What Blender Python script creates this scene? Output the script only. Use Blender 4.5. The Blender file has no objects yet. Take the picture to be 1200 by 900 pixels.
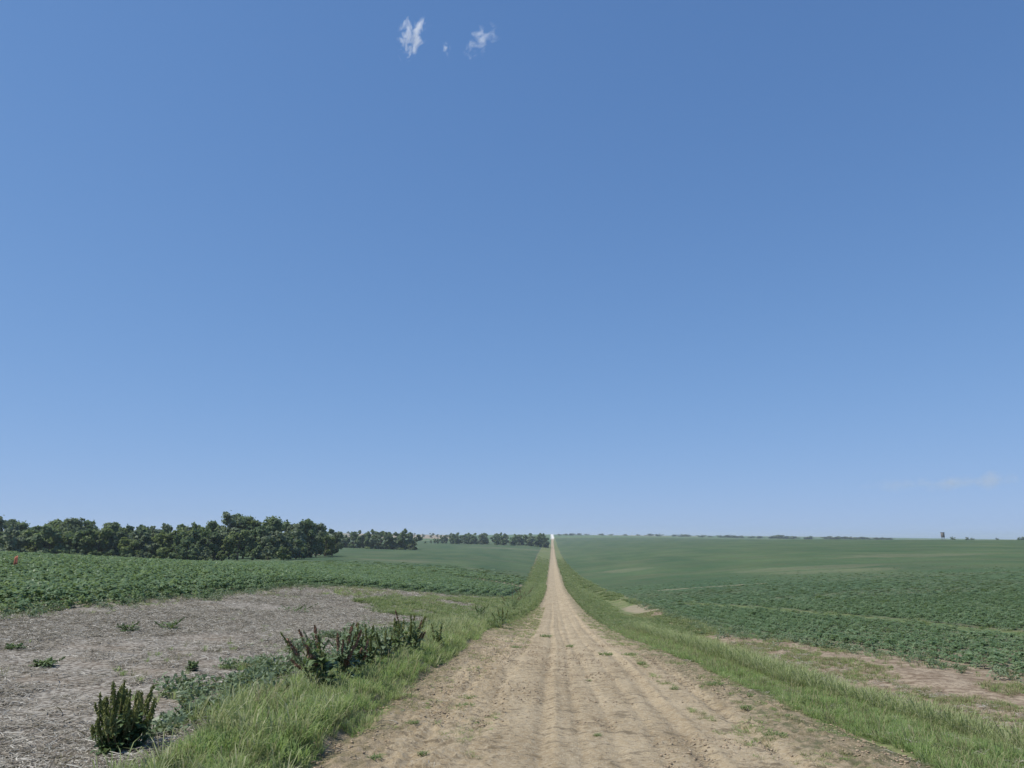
import bpy, math, random
import numpy as np
from math import radians, sin, cos, tan, pi
rng = np.random.default_rng(11)
random.seed(5)
sc = bpy.context.scene
COL = sc.collection

# ------------------------------------------------------------------ camera
FPX, CX, CY = 920.0, 600.0, 450.0
PITCH = math.atan(180/FPX)
YAW = math.atan(47*cos(PITCH)/FPX)
EYE = np.array([0.0, 0.0, 2.0])
cam_d = bpy.data.cameras.new('camera'); cam = bpy.data.objects.new('camera', cam_d); COL.objects.link(cam)
cam.location = EYE; cam.rotation_euler = (pi/2+PITCH, 0, YAW)
cam_d.sensor_width = 36; cam_d.lens = 36*FPX/1200
cam_d.clip_start = 0.05; cam_d.clip_end = 60000
sc.camera = cam
_R = np.array(cam.rotation_euler.to_matrix())
def ray(px, py):
    d = _R @ np.array([(px-CX)/FPX, -(py-CY)/FPX, -1.0])
    return d/np.linalg.norm(d)
def to_px(X, Y, Z):
    P = np.stack([X-EYE[0], Y-EYE[1], Z-EYE[2]], -1) @ _R
    dep = np.maximum(-P[..., 2], 1e-3)
    return CX+FPX*P[..., 0]/dep, CY-FPX*P[..., 1]/dep, -P[..., 2]

# ------------------------------------------------------------------ noise
class Noise:
    def __init__(s, seed):
        s.t = np.random.default_rng(seed).random((256, 256))
    def v(s, x, y):
        xi = np.floor(x).astype(np.int64); yi = np.floor(y).astype(np.int64)
        fx = x-xi; fy = y-yi
        fx = fx*fx*(3-2*fx); fy = fy*fy*(3-2*fy)
        g = lambda a, b: s.t[a & 255, b & 255]
        return (g(xi, yi)*(1-fx)+g(xi+1, yi)*fx)*(1-fy)+(g(xi, yi+1)*(1-fx)+g(xi+1, yi+1)*fx)*fy
    def fbm(s, x, y, o=4, gain=.5):
        r = 0; a = 1; tot = 0
        for k in range(o):
            r = r+a*s.v(x*2**k+17.3*k, y*2**k+9.1*k); tot += a; a *= gain
        return r/tot                                    # 0..1
N1, N2, N3, N4 = Noise(1), Noise(2), Noise(3), Noise(4)
def sstep(a, b, x):
    t = np.clip((np.asarray(x, float)-a)/(b-a), 0, 1); return t*t*(3-2*t)
def lerp(xs, ys, x): return np.interp(x, xs, ys)

# ------------------------------------------------------------------ terrain
RC = 0.6
TT = np.array([-3, -2, -1, -.5, -.2, -.05, 0, .05, .2, .5, 1, 2, 3.])
TY = np.array([0, 8, 20, 35, 60, 100, 170, 276, 450, 690, 1200, 2000, 3500, 6000, 9000, 14000.])
TZ = np.array([
 [.4, .3, .15, .05, 0, 0, 0, 0, 0, -.05, -.3, -.3, -.3],
 [.6, .4, .1, 0, -.05, -.1, -.1, -.1, -.1, -.4, -.6, -.6, -.6],
 [.9, .7, .25, -.1, -.55, -.8, -.8, -.8, -.85, -1.0, -1.0, -.8, -.6],
 [1.2, 1, .45, -.4, -1.5, -2.0, -2.0, -2.0, -2.0, -1.7, -1.4, -1, -.6],
 [1.5, 1.3, .8, -.4, -2.2, -3.4, -3.6, -3.5, -3.2, -2.4, -1.5, -.8, -.2],
 [.5, .3, -.3, -1.8, -3.4, -5.0, -5.3, -5.1, -4.4, -3, -1.6, -.6, 0],
 [-2, -2.5, -3.5, -3.2, -5.2, -7.6, -8.2, -7.8, -6.0, -3.2, -1.4, 0, .5],
 [-6, -7, -7.5, -4.8, -7, -10, -10.9, -10.2, -7.4, -3, -.9, .6, 1.5],
 [-7, -8, -8, -5.4, -8.2, -12, -13.2, -12.2, -8, -2, -.1, 1.4, 2.5],
 [-6, -6.5, -6, -5.4, -8.4, -12, -14.5, -12.6, -7.2, -.9, .5, 2.0, 3],
 [0, 0, 0, -4, -5.6, -7.4, -11.5, -10, -4, .5, -3, -2, -2],
 [10, 9, 8, 6, 0, -2, -3, -1, 1, -4, -8, -8, -8],
 [32, 30, 30, 24, 12, 16, 17, 14, 10, 0, -12, -12, -12],
 [30, 28, 28, 25, 20, 18, 16, 16, 18, 13, -14, -24, -24],
 [0, 0, 0, 0, 0, 0, 0, 0, 0, -10, -34, -34, -34],
 [-60]*13])
GS, GT = 420, 361
s_lo, s_hi = math.log(10), math.log(14010)
_s = np.linspace(s_lo, s_hi, GS); _t = np.linspace(-1, 1, GT)
_tw = lambda t: np.sign(t)*np.sqrt(np.abs(t)/3)          # finer around the road
_tv = np.sign(_t)*_t*_t*3
_tmp = np.array([np.interp(_tv, TT, r) for r in TZ])
_ls = np.log(TY+10)
HG = np.array([np.interp(_s, _ls, _tmp[:, j]) for j in range(GT)]).T
for _ in range(3):
    for ax, k in ((0, 9), (1, 11)):
        ker = np.ones(k)/k
        HG = np.apply_along_axis(lambda m: np.convolve(np.pad(m, k//2, mode='edge'), ker, 'valid'), ax, HG)
def base_h(X, Y):
    Yc = np.clip(Y, 0, 13990)
    t = np.clip((X-RC)/(10+.6*Yc), -3, 3)
    a = (np.log(Yc+10)-s_lo)/(s_hi-s_lo)*(GS-1)
    b = (_tw(t)+1)/2*(GT-1)
    a = np.clip(a, 0, GS-1.001); b = np.clip(b, 0, GT-1.001)
    ai = a.astype(int); bi = b.astype(int); fa = a-ai; fb = b-bi
    return (HG[ai, bi]*(1-fa)+HG[ai+1, bi]*fa)*(1-fb)+(HG[ai, bi+1]*(1-fa)+HG[ai+1, bi+1]*fa)*fb
# lateral zone limits, as functions of Y
def road_l(Y): return lerp([0, 20, 30, 45, 75, 120, 300, 700], [-2.2, -2.25, -2.7, -2.1, -1.45, -1.45, -1.8, -1.9], Y)
def road_r(Y): return lerp([0, 10, 20, 33, 60, 100, 300, 700], [3.6, 3.45, 3.0, 2.75, 2.6, 2.6, 3.0, 3.0], Y)
def crop_l(Y): return lerp([-50, 45, 52, 62, 74, 84, 100, 170, 350, 700, 2000], [-14, -14, -12.6, -9.5, -6.6, -4.0, -4.2, -5.6, -9, -13, -14], Y)+(N3.fbm(Y*.35, Y*0+3, 2)-.5)*1.0
def crop_r(Y): return lerp([-50, 16, 20, 25, 30, 70, 2000], [9.4, 9.3, 9.0, 8.3, 7.5, 8.0, 8.0], Y)+(N3.fbm(Y*.35, Y*0+8, 2)-.5)*.8
def turf_lim(Y): return lerp([0, 10, 20, 26, 32, 42, 52, 62, 72, 84, 170, 700], [-3.7, -3.9, -4.6, -5.6, -8, -9.5, -8.5, -7.0, -5.4, -4.2, -5.6, -13], Y)
def height(X, Y):
    X = np.asarray(X, float); Y = np.asarray(Y, float)
    z = base_h(X, Y)
    fade = 1-sstep(150, 400, Y)
    gl = road_l(Y)
    # low bank left, shallow swale right, both beside the road
    z = z+.22*np.exp(-((X+11)/5.5)**2-((Y-45)/10)**2)
    z = z+fade*(.20*sstep(-.05, .32, gl-X)*(1-sstep(.9, 2.4, gl-X)))
    z = z-fade*.16*np.exp(-((X-6.0)/.9)**2)+fade*.05*np.exp(-((X-4.2)/.6)**2)
    inside = sstep(-.35, .25, X-gl)*sstep(-.35, .25, road_r(Y)-X)
    z = z+(1-inside)*((N1.fbm(X*.9, Y*.9, 4)-.5)*.12*fade+(N2.fbm(X*.06, Y*.06, 3)-.5)*.5*sstep(15, 80, np.abs(X)+Y*.2))
    z = z+(N4.fbm(X*.012, Y*.012, 3)-.5)*1.6*sstep(60, 400, np.abs(X)*1.5)
    return z
def ground_at(px, py, dmax=9000):
    d = ray(px, py)
    s = np.geomspace(2, dmax, 4000)
    P = EYE+d*s[:, None]
    k = np.argmax(P[:, 2] <= height(P[:, 0], P[:, 1]))
    return P[k]
def at_dist(px, Y):
    d = ray(px, 630.0); X = d[0]/d[1]*Y
    return X, Y, float(height(X, Y))

# ------------------------------------------------------------------ helpers
def link(o, parent=None):
    COL.objects.link(o)
    if parent: o.parent = parent
    return o
def tag(o, label=None, cat=None, group=None, kind=None):
    if label: o['label'] = label
    if cat: o['category'] = cat
    if group: o['group'] = group
    if kind: o['kind'] = kind
    return o
def np_mesh(name, V, F, mat=None, smooth=False, attrs=None):
    me = bpy.data.meshes.new(name)
    V = np.asarray(V, np.float32); F = np.asarray(F, np.int32)
    me.vertices.add(len(V)); me.vertices.foreach_set('co', V.ravel())
    n = F.shape[1]
    me.loops.add(F.size); me.loops.foreach_set('vertex_index', F.ravel())
    me.polygons.add(len(F)); me.polygons.foreach_set('loop_start', np.arange(0, F.size, n, dtype=np.int32))
    me.update(calc_edges=True)
    if smooth: me.polygons.foreach_set('use_smooth', np.ones(len(F), bool))
    for k, v in (attrs or {}).items():
        a = me.attributes.new(k, 'FLOAT', 'POINT'); a.data.foreach_set('value', np.asarray(v, np.float32).ravel())
    if mat: me.materials.append(mat)
    return me
def ob(name, me, parent=None):
    return link(bpy.data.objects.new(name, me), parent)
def empty(name, loc, rz=0, s=1):
    o = bpy.data.objects.new(name, None); COL.objects.link(o)
    o.location = loc; o.rotation_euler = (0, 0, rz); o.scale = (s, s, s) if np.isscalar(s) else s
    o.empty_display_size = .2
    return o
def grid_faces(nr, nc):
    i = np.arange(nr-1)[:, None]*nc+np.arange(nc-1)[None, :]
    return np.stack([i, i+1, i+nc+1, i+nc], -1).reshape(-1, 4)
class Q:                                                # collects quads
    def __init__(s): s.V = []; s.F = []; s.n = 0
    def add(s, V, F):
        s.V.append(np.asarray(V, float)); s.F.append(np.asarray(F, int)+s.n); s.n += len(V)
    def mesh(s, name, mat, smooth=False):
        return np_mesh(name, np.concatenate(s.V), np.concatenate(s.F), mat, smooth)
    def strip(s, P, W, side):                            # ribbon along P with half widths W
        P = np.asarray(P, float); W = np.asarray(W, float)[:, None]
        V = np.stack([P-side*W, P+side*W], 1).reshape(-1, 3); n = len(P)
        i = np.arange(n-1)*2
        s.add(V, np.stack([i, i+1, i+3, i+2], -1))
    def tube(s, P, Rr, k=6):
        P = np.asarray(P, float); n = len(P)
        T = np.gradient(P, axis=0); T /= np.linalg.norm(T, axis=1)[:, None]+1e-9
        ref = np.array([1., 0, 0]) if abs(T[0, 0]) < .8 else np.array([0, 1., 0])
        A = np.cross(T, ref); A /= np.linalg.norm(A, axis=1)[:, None]+1e-9; B = np.cross(T, A)
        th = np.arange(k)*2*pi/k
        V = P[:, None]+np.asarray(Rr)[:, None, None]*(A[:, None]*np.cos(th)[None, :, None]+B[:, None]*np.sin(th)[None, :, None])
        F = []
        for r in range(n-1):
            for c in range(k):
                F.append((r*k+c, r*k+(c+1) % k, (r+1)*k+(c+1) % k, (r+1)*k+c))
        s.add(V.reshape(-1, 3), F)
    def box(s, c, d):
        c = np.array(c, float); d = np.array(d, float)/2
        V = np.array([[x, y, z] for x in (-1, 1) for y in (-1, 1) for z in (-1, 1)])*d+c
        s.add(V, [(0, 1, 3, 2), (4, 6, 7, 5), (0, 4, 5, 1), (2, 3, 7, 6), (0, 2, 6, 4), (1, 5, 7, 3)])
    def cards(s, C, U, V):                               # one quad per centre
        n = len(C)
        P = np.stack([C-U-V, C+U-V, C+U*.55+V, C-U*.55+V], 1).reshape(-1, 3)
        s.add(P, np.arange(4*n).reshape(-1, 4))
def unit(a): return a/(np.linalg.norm(a, axis=-1, keepdims=True)+1e-9)

# ------------------------------------------------------------------ materials
def newmat(name):
    m = bpy.data.materials.new(name); m.use_nodes = True
    nt = m.node_tree; nt.nodes.clear()
    out = nt.nodes.new('ShaderNodeOutputMaterial')
    return m, nt, out
class NB:
    def __init__(s, nt): s.nt = nt
    def n(s, typ, ins=None, **kw):
        d = s.nt.nodes.new(typ)
        for k, v in kw.items(): setattr(d, k, v)
        for k, v in (ins or {}).items():
            sock = d.inputs[k]
            if isinstance(v, bpy.types.NodeSocket): s.nt.links.new(v, sock)
            elif isinstance(v, bpy.types.Node): s.nt.links.new(v.outputs[0], sock)
            else: sock.default_value = v
        return d
    def noise(s, vec, scale, detail=4, rough=.55, dist=0):
        return s.n('ShaderNodeTexNoise', {'Vector': vec, 'Scale': scale, 'Detail': detail, 'Roughness': rough, 'Distortion': dist}).outputs[0]
    def ramp(s, fac, a, b):
        return s.n('ShaderNodeMapRange', {0: fac, 1: a, 2: b, 3: 0., 4: 1.}).outputs[0]
    def mix(s, f, a, b):
        d = s.nt.nodes.new('ShaderNodeMix'); d.data_type = 'RGBA'
        for i, v in ((0, f), (6, a), (7, b)):
            if isinstance(v, bpy.types.NodeSocket): s.nt.links.new(v, d.inputs[i])
            elif i == 0: d.inputs[0].default_value = v
            else: d.inputs[i].default_value = (*v[:3], 1)
        return d.outputs[2]
    def math(s, op, a, b=0., clamp=False):
        return s.n('ShaderNodeMath', {0: a, 1: b}, operation=op, use_clamp=clamp).outputs[0]
    def attr(s, name): return s.n('ShaderNodeAttribute', attribute_name=name).outputs['Fac']
    def pos(s): return s.n('ShaderNodeNewGeometry').outputs['Position']
    def vscale(s, v, x, y, z):
        return s.n('ShaderNodeVectorMath', {0: v, 1: (x, y, z)}, operation='MULTIPLY').outputs[0]
def leaf_mat(name, cols, transl=.3, rough=.55, spec=.3, island=.6, obj=.5):
    """leaf material: colour drifts per plant and per leaf"""
    m, nt, out = newmat(name); b = NB(nt)
    r1 = b.n('ShaderNodeObjectInfo').outputs['Random']; r2 = b.n('ShaderNodeNewGeometry').outputs['Random Per Island']
    f = b.math('ADD', b.math('MULTIPLY', r1, obj/(obj+island)), b.math('MULTIPLY', r2, island/(obj+island)))
    rp = b.n('ShaderNodeValToRGB', {0: f})
    el = rp.color_ramp.elements
    while len(el) < len(cols): el.new(.5)
    for i, c in enumerate(cols):
        el[i].position = .12+.76*i/(len(cols)-1); el[i].color = (*c, 1)
    p = b.n('ShaderNodeBsdfPrincipled', {'Base Color': rp.outputs[0], 'Roughness': rough, 'Specular IOR Level': spec})
    t = b.n('ShaderNodeBsdfTranslucent', {'Color': b.mix(.35, rp.outputs[0], (.25, .32, .05))})
    mx = b.n('ShaderNodeMixShader', {0: transl, 1: p.outputs[0], 2: t.outputs[0]})
    nt.links.new(mx.outputs[0], out.inputs[0])
    return m
def plain_mat(name, c1, c2, scale=3, rough=.8, spec=.2):
    m, nt, out = newmat(name); b = NB(nt)
    co = b.n('ShaderNodeTexCoord').outputs['Object']
    p = b.n('ShaderNodeBsdfPrincipled', {'Base Color': b.mix(b.ramp(b.noise(co, scale, 5), .35, .65), c1, c2), 'Roughness': rough, 'Specular IOR Level': spec})
    nt.links.new(p.outputs[0], out.inputs[0]); return m

def terrain_mat():
    m, nt, out = newmat('terrain'); b = NB(nt); P = b.pos()
    def cc(c1, c2, scale, lo=.35, hi=.65, det=5, vec=P): return b.mix(b.ramp(b.noise(vec, scale, det, .6), lo, hi), c1, c2)
    soil = cc((.20, .150, .102), (.345, .280, .20), 3.2, .40, .60, 8)
    soil = b.mix(b.math('MULTIPLY', b.ramp(b.noise(P, 12, 6, .75), .50, .60), .8), soil, (.10, .072, .048))
    stub = cc((.12, .102, .08), (.35, .322, .272), 13, .43, .57, 8)
    stub = b.mix(b.math('MULTIPLY', b.ramp(b.noise(P, .8, 4), .48, .68), .55), stub, (.20, .16, .115))
    turf = cc((.07, .105, .036), (.165, .20, .08), 5.0, .42, .58, 8)
    turf = b.mix(b.math('MULTIPLY', b.ramp(b.noise(P, .5, 4), .45, .7), .5), turf, (.26, .22, .13))
    # crop canopy seen from afar, streaked along its rows
    sv = b.vscale(P, .05, .010, .05)
    canopy = cc((.050, .096, .046), (.098, .142, .066), 1.0, .36, .64, 7, sv)
    canopy = b.mix(b.math('MULTIPLY', b.ramp(b.noise(b.vscale(P, .03, .03, .03), 1., 7, .68), .50, .66), .6), canopy, (.135, .15, .085))
    canopy = b.mix(b.math('MULTIPLY', b.ramp(b.noise(b.vscale(P, .006, .05, .05), 1., 6, .7), .50, .62), .45), canopy, (.052, .088, .042))
    canopy = b.mix(b.math('MULTIPLY', b.ramp(b.noise(P, 1.3, 4), .4, .65), .45), canopy, (.040, .078, .036))
    far = b.n('ShaderNodeTexVoronoi', {'Vector': b.vscale(P, .0016, .0009, 0), 'Scale': 1.0, 'Randomness': .8}, feature='F1', distance='MANHATTAN').outputs['Color']
    fsep = b.n('ShaderNodeSeparateColor', {0: far}).outputs[0]
    rowx = b.n('ShaderNodeSeparateXYZ', {0: P}).outputs[0]
    gap = b.math('POWER', b.math('ABSOLUTE', b.math('SINE', b.math('MULTIPLY', rowx, math.pi/.76))), 3.)
    canopy = b.mix(b.math('MULTIPLY', gap, b.math('ADD', .18, b.math('MULTIPLY', b.ramp(b.noise(P, .06, 4), .42, .62), .5))), canopy, (.085, .088, .050))
    farc = b.mix(b.ramp(fsep, .45, .55), (.10, .155, .075), (.27, .235, .14))
    farc = b.mix(b.ramp(fsep, .75, .8), farc, (.085, .14, .06))
    farc = b.mix(b.math('MULTIPLY', b.ramp(b.noise(P, .02, 5), .4, .65), .3), farc, (.09, .13, .06))
    c = soil
    edge = b.math('MULTIPLY', b.math('SUBTRACT', b.noise(P, 1.6, 5, .65), .5), .9)
    def zone(c, name, colour):
        f = b.ramp(b.math('ADD', b.attr(name), edge), .42, .58)
        return b.mix(f, c, colour)
    c = zone(c, 'stubble', stub); c = zone(c, 'turf', turf)
    c = b.mix(b.attr('canopy'), c, canopy)
    c = b.mix(b.attr('bare'), c, b.mix(b.ramp(b.noise(P, .9, 4), .35, .65), (.33, .265, .19), (.24, .21, .145)))
    c = b.mix(b.attr('farland'), c, farc)
    bm = b.n('ShaderNodeBump', {'Height': b.noise(P, 9, 6, .65), 'Strength': .5, 'Distance': .06})
    p = b.n('ShaderNodeBsdfPrincipled', {'Base Color': c, 'Roughness': .95, 'Specular IOR Level': .1, 'Normal': bm.outputs[0]})
    nt.links.new(p.outputs[0], out.inputs[0]); return m
def road_mat():
    m, nt, out = newmat('dirt_road'); b = NB(nt); P = b.pos()
    base = b.mix(b.ramp(b.noise(b.vscale(P, 1, .2, 1), 1.8, 7, .68), .36, .64), (.292, .224, .134), (.435, .350, .226))
    base = b.mix(b.math('MULTIPLY', b.ramp(b.noise(P, 19, 6, .75), .46, .60), .62), base, (.475, .405, .29))
    base = b.mix(b.math('MULTIPLY', b.attr('rut'), b.math('ADD', .25, b.math('MULTIPLY', b.ramp(b.noise(P, 5, 5, .7), .4, .6), .5))), base, (.18, .135, .088))
    spk = b.ramp(b.math('MAXIMUM', b.noise(b.vscale(P, .6, 1.1, 1), 4.6, 8, .76), b.math('SUBTRACT', b.noise(b.vscale(P, .7, 1, 1), 15, 5, .7), .035)), .535, .60)  # dark specks: dead plant bits, plus small shadows painted into the dirt colour
    base = b.mix(b.math('MULTIPLY', spk, b.math('ADD', .60, b.math('MULTIPLY', b.attr('shoulder'), .30))), base, (.105, .084, .055))
    edge = b.math('ADD', b.attr('shoulder'), b.math('MULTIPLY', b.math('SUBTRACT', b.noise(P, 1.3, 6, .7), .5), 1.0))
    sh = b.mix(b.ramp(b.noise(P, 7, 7, .75), .44, .58), (.33, .265, .18), (.155, .135, .075))
    c = b.mix(b.math('MULTIPLY', b.ramp(edge, .4, .75), .75), base, sh)
    c = b.mix(b.math('MULTIPLY', b.ramp(b.math('ADD', b.attr('turf'), b.math('MULTIPLY', b.math('SUBTRACT', b.noise(P, 4.5, 7, .75), .5), 1.7)), .45, .66), .8), c, (.105, .118, .058))
    pale = b.attr('gravel')
    c = b.mix(pale, c, (.72, .70, .64))
    bm = b.n('ShaderNodeBump', {'Height': b.noise(P, 24, 6, .75), 'Strength': .9, 'Distance': .035})
    p = b.n('ShaderNodeBsdfPrincipled', {'Base Color': c, 'Roughness': .95, 'Specular IOR Level': .1, 'Normal': bm.outputs[0]})
    nt.links.new(p.outputs[0], out.inputs[0]); return m

M = {}
M['terrain'] = terrain_mat(); M['road'] = road_mat()
M['crop'] = leaf_mat('crop_leaf', [(.105, .18, .080), (.155, .24, .11), (.20, .29, .145), (.28, .35, .20)], .45, .5, .3)
M['grass'] = leaf_mat('grass_blade', [(.19, .295, .10), (.26, .37, .13), (.33, .43, .17), (.43, .46, .25)], .55, .6, .2)
M['grass_wide'] = leaf_mat('rough_grass_blade', [(.135, .19, .078), (.18, .24, .10), (.23, .285, .13), (.33, .33, .19)], .45, .6, .2)
M['grass_pale'] = leaf_mat('pale_grass_blade', [(.22, .28, .11), (.31, .36, .16), (.44, .44, .27)], .4, .6, .2)
M['grass_dry'] = leaf_mat('dry_grass', [(.15, .17, .075), (.24, .24, .12), (.35, .31, .19)], .3, .7, .1)
M['straw'] = leaf_mat('straw', [(.14, .115, .088), (.27, .238, .192), (.37, .34, .285), (.50, .475, .41)], .1, .75, .15, .9, .2)
M['dock_leaf'] = leaf_mat('weed_leaf', [(.075, .125, .05), (.115, .17, .07), (.165, .22, .10)], .3, .5, .3)
M['weed_blue'] = leaf_mat('bluish_weed_leaf', [(.10, .15, .07), (.155, .21, .11), (.22, .27, .165)], .25, .5, .3)
M['olive'] = leaf_mat('olive_seed_spike', [(.12, .145, .05), (.19, .21, .08), (.28, .28, .12)], .25, .7, .1)
M['rust'] = leaf_mat('rust_seed_head', [(.14, .072, .052), (.25, .14, .10), (.36, .25, .18)], .15, .8, .1)
M['stem'] = plain_mat('green_stem', (.10, .11, .04), (.14, .10, .05), 8)
M['bark'] = plain_mat('bark', (.06, .048, .038), (.12, .10, .08), 2)
M['wood'] = plain_mat('weathered_wood', (.14, .13, .125), (.22, .205, .195), 2)
CR = [leaf_mat('crown_dark_green', [(.105, .155, .080), (.155, .215, .108), (.21, .27, .145)], .42, .6, .2),
      leaf_mat('crown_olive_green', [(.125, .165, .065), (.18, .23, .09), (.24, .285, .125)], .42, .6, .2),
      leaf_mat('crown_grey_green', [(.12, .16, .095), (.175, .22, .135), (.235, .275, .18)], .42, .6, .2)]

# ------------------------------------------------------------------ ground sheet
def marks():
    """bare or weedy streaks in the fields: centre, along, across (metres)"""
    out = []
    for px, py, w, dp in ((828, 688, 7.0, 1.0), (750, 713, 1.6, 7), (366, 650, 4, 14), (470, 657, 16, 16),
                          (600, 673, 3.5, 4), (600, 643, 60, 30), (560, 667, 5, 4),
                          (950, 665, 14, 12), (1065, 651, 18, 20), (1035, 694, 9, 5), (735, 668, 8, 20), (980, 668, 10, 8)):
        g = ground_at(px, py); out.append((g[0], g[1], w, dp))
    return out
MARKS = marks()
WATERWAY = [ground_at(*p)[:2] for p in ((800, 707), (870, 711), (960, 719), (1060, 728), (1200, 744))]
def seg_dist(X, Y, pts):
    d = np.full(np.shape(X), 1e9)
    for (a, c) in zip(pts[:-1], pts[1:]):
        a = np.array(a); c = np.array(c); v = c-a; L = v@v
        t = np.clip(((X-a[0])*v[0]+(Y-a[1])*v[1])/L, 0, 1)
        d = np.minimum(d, np.hypot(X-a[0]-t*v[0], Y-a[1]-t*v[1]))
    return d
def bare_mask(X, Y):
    r = np.zeros(np.shape(X))
    nz = N2.fbm(X*.6, Y*.3, 4)
    for i, (mx, my, w, dp) in enumerate(MARKS):
        e = ((X-mx)/w)**2+((Y-my)/dp)**2
        r = np.maximum(r, sstep(1.35, .5, e+(nz-.5)*1.6)*(1 if i < 3 else .2))
    return r
def waterway(X, Y):
    return sstep(1.2, .5, seg_dist(X, Y, WATERWAY)+(N2.fbm(X*.7, Y*.7, 3)-.5)*1.2)
ROWGAP = ground_at(588, 684)
def rowgap(X, Y):
    """a thin stand where bare soil shows between the rows"""
    return sstep(1.2, .6, ((X-ROWGAP[0])/10)**2+((Y-ROWGAP[1])/13)**2)
def crop_mask(X, Y):
    """1 where crop plants stand"""
    l = (X < crop_l(Y)) & (Y < 1400); r = (X > crop_r(Y)) & (Y < 2200)
    return (l | r)
def build_ground():
    u = np.linspace(-1, 1, 560); X = np.sign(u)*(np.sinh(np.abs(u)*8.6)/np.sinh(8.6))*14000+RC
    v = np.linspace(0, 1, 640); Yf = -1.5+(np.sinh(v*7.6)/np.sinh(7.6))*15500
    Yb = -1.5-np.geomspace(.5, 400, 24)[::-1]
    Y = np.concatenate([Yb, Yf])
    XX, YY = np.meshgrid(X, Y)
    Z = height(XX, YY)
    inside = sstep(.1, .5, XX-road_l(YY))*sstep(.1, .5, road_r(YY)-XX)
    Z = Z-inside*.06
    cm = crop_mask(XX, YY).astype(float)
    dist = np.hypot(XX, YY)
    bare = bare_mask(XX, YY)
    ww = waterway(XX, YY)
    turf_l = (XX < road_l(YY)+.1)*sstep(turf_lim(YY)-.4, turf_lim(YY)+.6, XX)
    turf_r = (XX > road_r(YY)-.1)*(.62-.25*sstep(5.0, 6.0, XX)*(YY < 40)-.3*sstep(6.2, 6.8, XX)*(YY < 60))*1.0
    turf_r = np.where(XX > 3, np.maximum(turf_r, 0), 0)
    turf = np.clip(np.where(XX < RC, turf_l, turf_r), 0, 1)*(1-cm)
    turf = np.maximum(turf, ww*.95)
    stub = ((XX < -2.5) & (XX > crop_l(YY)-1.0)).astype(float)*(YY < 90)
    canopy = cm*np.where(XX < 0, sstep(25, 90, dist), sstep(16, 50, dist))*(1-ww*.8)*(1-.95*rowgap(XX, YY))
    farl = np.maximum(sstep(1300, 1500, YY)*(XX < 0), sstep(2100, 2400, YY))
    farl = np.maximum(farl, sstep(250, 420, dist)*(YY < 0))
    tan_hill = sstep(1700, 1900, YY)*sstep(3600, 3000, YY)*sstep(-.30, -.24, XX/np.maximum(YY, 1))*sstep(-.12, -.135, XX/np.maximum(YY, 1))
    farl = farl*(1-tan_hill); bare = np.maximum(bare, tan_hill*.85)
    me = np_mesh('ground', np.stack([XX, YY, Z], -1).reshape(-1, 3), grid_faces(len(Y), len(X)), M['terrain'], True,
                 dict(stubble=stub, turf=turf, canopy=np.clip(canopy, 0, 1), bare=np.clip(bare, 0, 1)*.85, farland=np.clip(farl, 0, 1)))
    tag(ob('ground', me), kind='structure')
build_ground()

def build_road():
    rows = [1.2]
    while rows[-1] < 3600: rows.append(rows[-1]+max(.035, rows[-1]*.0042))
    Y = np.array(rows); nc = 170
    u = np.linspace(0, 1, nc)
    L = road_l(Y)-.25+(N1.fbm(Y*.5, Y*0, 3)-.5)*.5*sstep(400, 20, Y); R = road_r(Y)+.3+(N1.fbm(Y*.5, Y*0+5, 3)-.5)*.6*sstep(400, 20, Y)
    grow = sstep(1500, 2400, Y); L = L-grow*3.0; R = R+grow*3.0
    XX = L[:, None]+(R-L)[:, None]*u; YY = np.repeat(Y[:, None], nc, 1)
    Z = height(XX, YY)
    edge = np.minimum(XX-L[:, None], R[:, None]-XX)
    ew = sstep(0, .5, edge)
    nf = sstep(120, 25, YY)
    rel = (N1.fbm(XX*1.2, YY*.5, 4)-.5)*.02
    rut = np.zeros(XX.shape)
    for rc, w, dpt in ((-.12, .08, .026), (.05, .05, -.015), (.62, .07, .02), (1.50, .10, .034), (1.68, .05, -.015), (-.85, .10, .02), (2.30, .09, .034), (.30, .06, .018), (1.05, .06, .018), (-1.35, .08, .02)):
        wob = (N2.fbm(YY*.08, YY*0+round(rc), 2)-.5)*.22
        if dpt > .04: rut = np.maximum(rut, np.exp(-((XX-rc-wob)/(w*.8))**2)*(.10+.7*N3.fbm(XX*.8, YY*.25, 3)))
        rel = rel-dpt*np.exp(-((XX-rc-wob)/w)**2)*(.6+.8*N3.fbm(XX*2, YY*1.2, 2))
    clod = np.maximum(0, N3.fbm(XX*5, YY*5, 5, .6)-.54)*.075+np.maximum(0, N4.fbm(XX*13, YY*13, 3, .6)-.48)*.10
    cl = .45+.9*sstep(.9, 2.2, np.abs(XX-.8))
    Z = Z+.004+ew*(.012+(rel+clod*cl)*nf+.03*nf)
    Z = Z-(1-sstep(0, .12, edge))*.05
    sh = np.maximum(sstep(1.4, .2, XX-L[:, None]), sstep(2.0, .3, R[:, None]-XX))
    sh = np.where(YY > 28, np.maximum(sh, sstep(-.9, -1.7, XX)), sh)
    tf = np.maximum(np.maximum(.85*sstep(.7, .0, R[:, None]-XX), np.maximum(.52*sstep(2.1, .5, R[:, None]-XX), .40*sstep(1.5, .3, XX-L[:, None]))), .55*sstep(28, 40, YY)*sstep(-.9, -1.8, XX))
    tf = np.maximum(tf, .5*sstep(22, 45, YY)*sstep(1.6, 2.4, XX)*sstep(160, 60, YY))
    gravel = sstep(1900, 2300, YY)
    me = np_mesh('dirt_road', np.stack([XX, YY, Z], -1).reshape(-1, 3), grid_faces(len(Y), nc), M['road'], True, dict(shoulder=sh, turf=tf, gravel=gravel, rut=np.clip(rut, 0, 1)))
    tag(ob('dirt_road', me), kind='structure')
    return XX, YY, Z
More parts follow.
